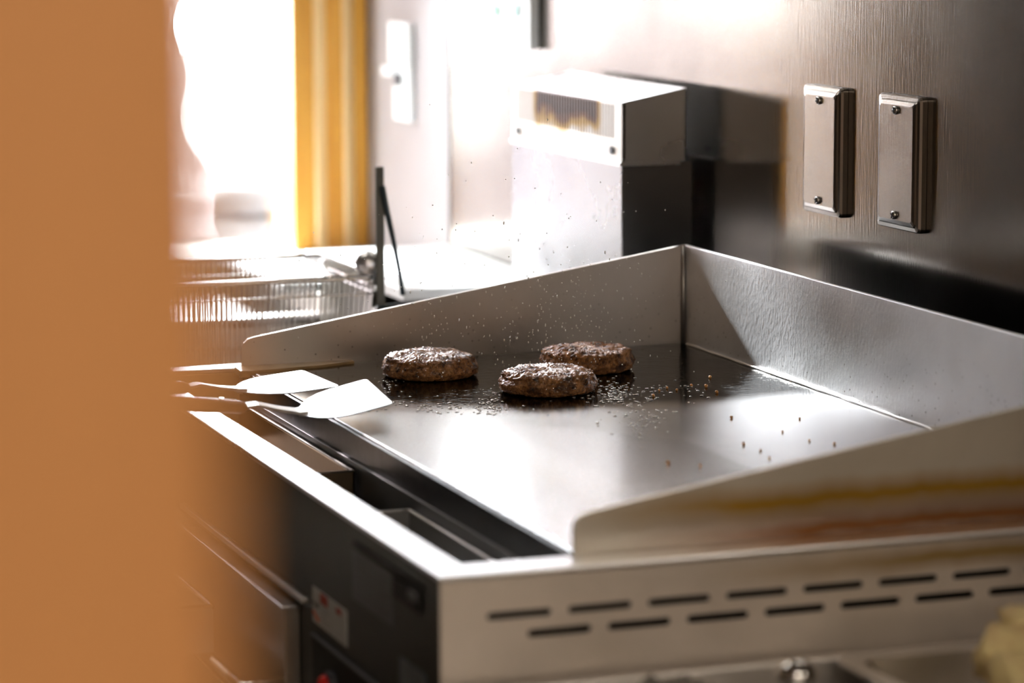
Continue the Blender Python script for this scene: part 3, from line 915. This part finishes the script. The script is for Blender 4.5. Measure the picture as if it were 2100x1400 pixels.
# black skimmer leaning behind
K = thing('skimmer', 'thin black-handled skimmer leaning right of the fry basket', 'skimmer', (-.30, -.20, -.02))
bm = bmesh.new()
def rayx(px, py, x):
    d = FW + RT * ((px - 1050) / 6219.9) - UP * ((py - 700) / 6219.9)
    return CP + d * ((x - CP.x) / d.x)
pp = [rayx(782, 382, -.30), rayx(790, 420, -.298), rayx(806, 490, -.295), rayx(820, 560, -.29), rayx(826, 605, -.288)]
tube(bm, pp, [.0042, .0036, .0028, .0026, .0030], 8)
finish('handle', bm, M['rubber'], K, smooth=True)
bm = bmesh.new()
c = pp[-1] + Vector((0, 0, -.012))
for k in range(6):
    r_ = .004 + .0048 * k
    tube(bm, [(c.x + r_ * .5 * math.cos(a), c.y + r_ * math.sin(a), c.z - .0105 + .0022 * k) for a in [2 * math.pi * j / 20 for j in range(20)]], .0011, 5, closed=True)
for j in range(8):
    a = math.pi * 2 * j / 8
    tube(bm, [(c.x, c.y, c.z - .011), (c.x + .014 * math.cos(a), c.y + .028 * math.sin(a), c.z + .0005)], .0009, 4)
finish('wire_scoop', bm, M['rubber'], K, smooth=True)

# ------------------------------------------------------------------ wall controls, far left of the steel wall
T = thing('wall_thermostat', 'slim white control unit with small dark knob near the window jamb', 'thermostat', (-1.12, WY, .2))
box('case', (-1.172, .064, .213), (-1.087, WY - .001, .2725), M['white_plastic'], T, .002)
box('lower_case', (-1.160, .067, .142), (-1.088, WY - .001, .213), M['white_plastic'], T, .002)
box('lever', (-1.192, .060, .200), (-1.150, .067, .212), M['white_plastic'], T, .0015)
bm = bmesh.new(); tube(bm, [(-1.128, .0665, .197), (-1.128, .060, .197)], .0085, 16)
finish('knob', bm, M['plaque'], T)
X = thing('switch_box', 'white switch box with green and teal buttons high on the steel wall', 'switch box', (-.70, WY, .35))
box('case', (-.785, .064, .2605), (-.616, WY - .001, .43), M['white_plastic'], X, .0015)
for (cx_, cz_, mt_, w_, h_, nm) in ((-.734, .302, 'green', .018, .013, 'green_button'), (-.665, .305, 'teal', .026, .014, 'teal_button')):
    b_ = box(nm, (cx_ - w_ / 2, .062, cz_ - h_ / 2), (cx_ + w_ / 2, .0645, cz_ + h_ / 2), M[mt_], X, .001)
    b_['label'] = nm.replace('_', ' ')

# ------------------------------------------------------------------ things at lower right, beside the griddle
PC = thing('prep_counter', 'steel prep counter beside the slotted griddle side, along the bottom edge', 'counter', (1.3, -.4, -.85))
box('counter_top', (.915, -1.0, -.125), (1.62, WY - .004, -.113), M['steel_soft'], PC, .002)
box('edge_upstand', (.915, -1.0, -.113), (.925, WY - .004, -.074), M['steel_soft'], PC, .002)
box('counter_front', (.93, -.99, -.85), (1.60, -.98, -.125), M['steel'], PC)
HP = thing('food_pan', 'shallow stainless food pan with flat rim at the lower right', 'pan', (1.06, -.16, -.113))
hx0, hx1, hy0, hy1, hz = .940, 1.200, -.292, -.02, -.070
bm = bmesh.new()
hole_panel(bm, rrect(hx0, hy0, hx1, hy1, .015), [rrect(hx0 + .014, hy0 + .014, hx1 - .014, hy1 - .014, .012)], lambda u, v: (u, v, hz), .0018, (0, 0, -1))
finish('pan_rim', bm, M['steel_soft'], HP)
bm = bmesh.new()
l1 = rrect(hx0 + .014, hy0 + .014, hx1 - .014, hy1 - .014, .012); l2 = rrect(hx0 + .022, hy0 + .022, hx1 - .022, hy1 - .022, .02)
a_ = [bm.verts.new((u, v, hz - .0005)) for u, v in l1]; b_ = [bm.verts.new((u, v, -.112)) for u, v in l2]
for k in range(len(a_)): bm.faces.new((a_[k], a_[(k + 1) % len(a_)], b_[(k + 1) % len(a_)], b_[k]))
bm.faces.new(b_)
finish('pan_basin', bm, M['steel'], HP)
# yellow chunks, individual
def chunk(c, s, seed, rot):
    bm = bmesh.new(); bmesh.ops.create_cube(bm, size=1)
    bmesh.ops.subdivide_edges(bm, edges=bm.edges, cuts=5, use_grid_fill=True)
    for v in bm.verts:
        q = v.co.copy(); q = q.lerp(q.normalized() * .62, .35)
        q *= 1 + .30 * noise.noise(q * 2.2 + Vector((seed, 0, 0))) + .12 * noise.noise(q * 7 + Vector((0, seed, 0)))
        v.co = Vector((q.x * s[0], q.y * s[1], q.z * s[2]))
    bmesh.ops.rotate(bm, verts=bm.verts, matrix=Matrix.Rotation(rot, 3, Vector((.4, .5, .76)).normalized()))
    o = link('potato_chunk', bm, M['butter'], None, True)
    o.location = c
    return o
for i, (px, py, x, s, lab) in enumerate((
        (2090, 1300, 1.02, (.026, .024, .034), 'topmost pale yellow food chunk, upright at the right edge of the frame'),
        (2050, 1345, 1.03, (.028, .026, .030), 'leftmost pale yellow food chunk sticking out over the pan rim'),
        (2085, 1388, 1.05, (.032, .034, .026), 'lowest pale yellow food chunk at the bottom right corner'),
        (2128, 1345, 1.04, (.03, .03, .04), 'pale yellow food chunk cut off by the right edge of the frame'))):
    q = rayx(px, py, x)
    tag(chunk(tuple(q), s, i * 3.1 + 1, i * 1.1), lab, 'food chunk', 'yellow chunks in the food pan')
# shiny lid knob at the bottom edge
KN = thing('round_lid', 'small steel lid with a shiny round knob at the bottom edge', 'lid', (1.06, -.40, -.113))
q = rayx(1632, 1382, 1.02)
bm = bmesh.new(); bmesh.ops.create_uvsphere(bm, u_segments=24, v_segments=14, radius=.0135)
for v in bm.verts: v.co.z *= .75
bmesh.ops.translate(bm, verts=bm.verts, vec=q)
finish('knob', bm, M['chrome'], KN, smooth=True)
bm = bmesh.new(); tube(bm, [(q.x, q.y, q.z), (q.x, q.y, q.z - .014)], .005, 12); finish('knob_stem', bm, M['chrome'], KN)
bm = bmesh.new()
tube(bm, [(q.x, q.y, q.z - .012), (q.x, q.y, q.z - .014), (q.x, q.y, q.z - .020), (q.x, q.y, q.z - .0235), (q.x, q.y, q.z - .0265)], [.006, .014, .019, .0215, .022], 36)
finish('lid_disc', bm, M['steel_soft'], KN, smooth=True)
# crumpled plastic wrap
bm = bmesh.new()
gx, gy = 26, 40
g_ = []
for j in range(gy + 1):
    row = []
    for i in range(gx + 1):
        x = .935 + .10 * i / gx; y = -.475 + .105 * j / gy
        e_ = math.sin(math.pi * i / gx) * math.sin(math.pi * j / gy)
        e_ = max(e_, 0.0); z = -.108 + .046 * e_ ** .6 + .012 * noise.noise(Vector((x * 45, y * 60, 1))) * e_ + .006 * noise.noise(Vector((x * 160, y * 190, 5)))
        row.append(bm.verts.new((x, y, z)))
    g_.append(row)
for j in range(gy):
    for i in range(gx): bm.faces.new((g_[j][i], g_[j][i + 1], g_[j + 1][i + 1], g_[j + 1][i]))
o = finish('plastic_wrap', bm, M['wrap'], origin=(.985, -.42, -.108), smooth=True)
tag(o, 'crumpled clear plastic wrap with ruffled edge beside the lid knob', 'wrap')

# faint smoke drifting off the patties
mt = bpy.data.materials.new('thin cooking smoke'); mt.use_nodes = True; nt = mt.node_tree
nt.nodes.remove(nt.nodes['Principled BSDF'])
vs_ = N(nt, 'ShaderNodeVolumeScatter'); vs_.inputs['Color'].default_value = (.9, .92, 1, 1); vs_.inputs['Anisotropy'].default_value = .3
f_ = noise_fac(nt, (1, 1, .6), 9, 3)
nt.links.new(maprange(nt, f_, .45, .75, 0, SMOKE), vs_.inputs['Density'])
nt.links.new(vs_.outputs[0], nt.nodes['Material Output'].inputs['Volume'])
bm = bmesh.new(); bmesh.ops.create_uvsphere(bm, u_segments=24, v_segments=12, radius=1)
for v in bm.verts: v.co = Vector((v.co.x * .13, v.co.y * .19, v.co.z * .075))
o = link('smoke_wisp', bm, mt, None, True, loc=(.16, -.24, .101), stuff=True)
tag(o, 'faint pale smoke drifting above the frying patties', 'smoke')

# ------------------------------------------------------------------ foreground post
P_ = box('wooden_post', (2.19, -1.175, ZF), (2.283, -1.0505, ZC), M['wood_post'], None, .003, origin=(2.235, -1.11, ZF))
tag(P_, 'blurred orange-brown wooden post filling the left edge of the view', 'post')

L2 = thing('jamb_fill_lamp', 'unseen slim fill lamp added over the cooking line', 'lamp', (-.55, -.75, ZC))  # unseen housing added for the jamb fill light
box('fill_body', (-.63, -1.22, 1.635), (-.47, -.28, ZC), M['white_plastic'], L2, .004)
# unseen frame added around the rear fill light
L_ = thing('rear_fill_lamp', 'unseen square fill lamp added behind the camera', 'lamp', (4.0, -1.0, 1.7))
bm = bmesh.new()
hole_panel(bm, rrect(3.72, -1.28, 4.28, -.72, .02), [rrect(3.745, -1.255, 4.255, -.745, .01)], lambda u, v: (u, v, 1.698), .05, (0, 0, -1))
finish('fill_frame', bm, M['white_plastic'], L_)
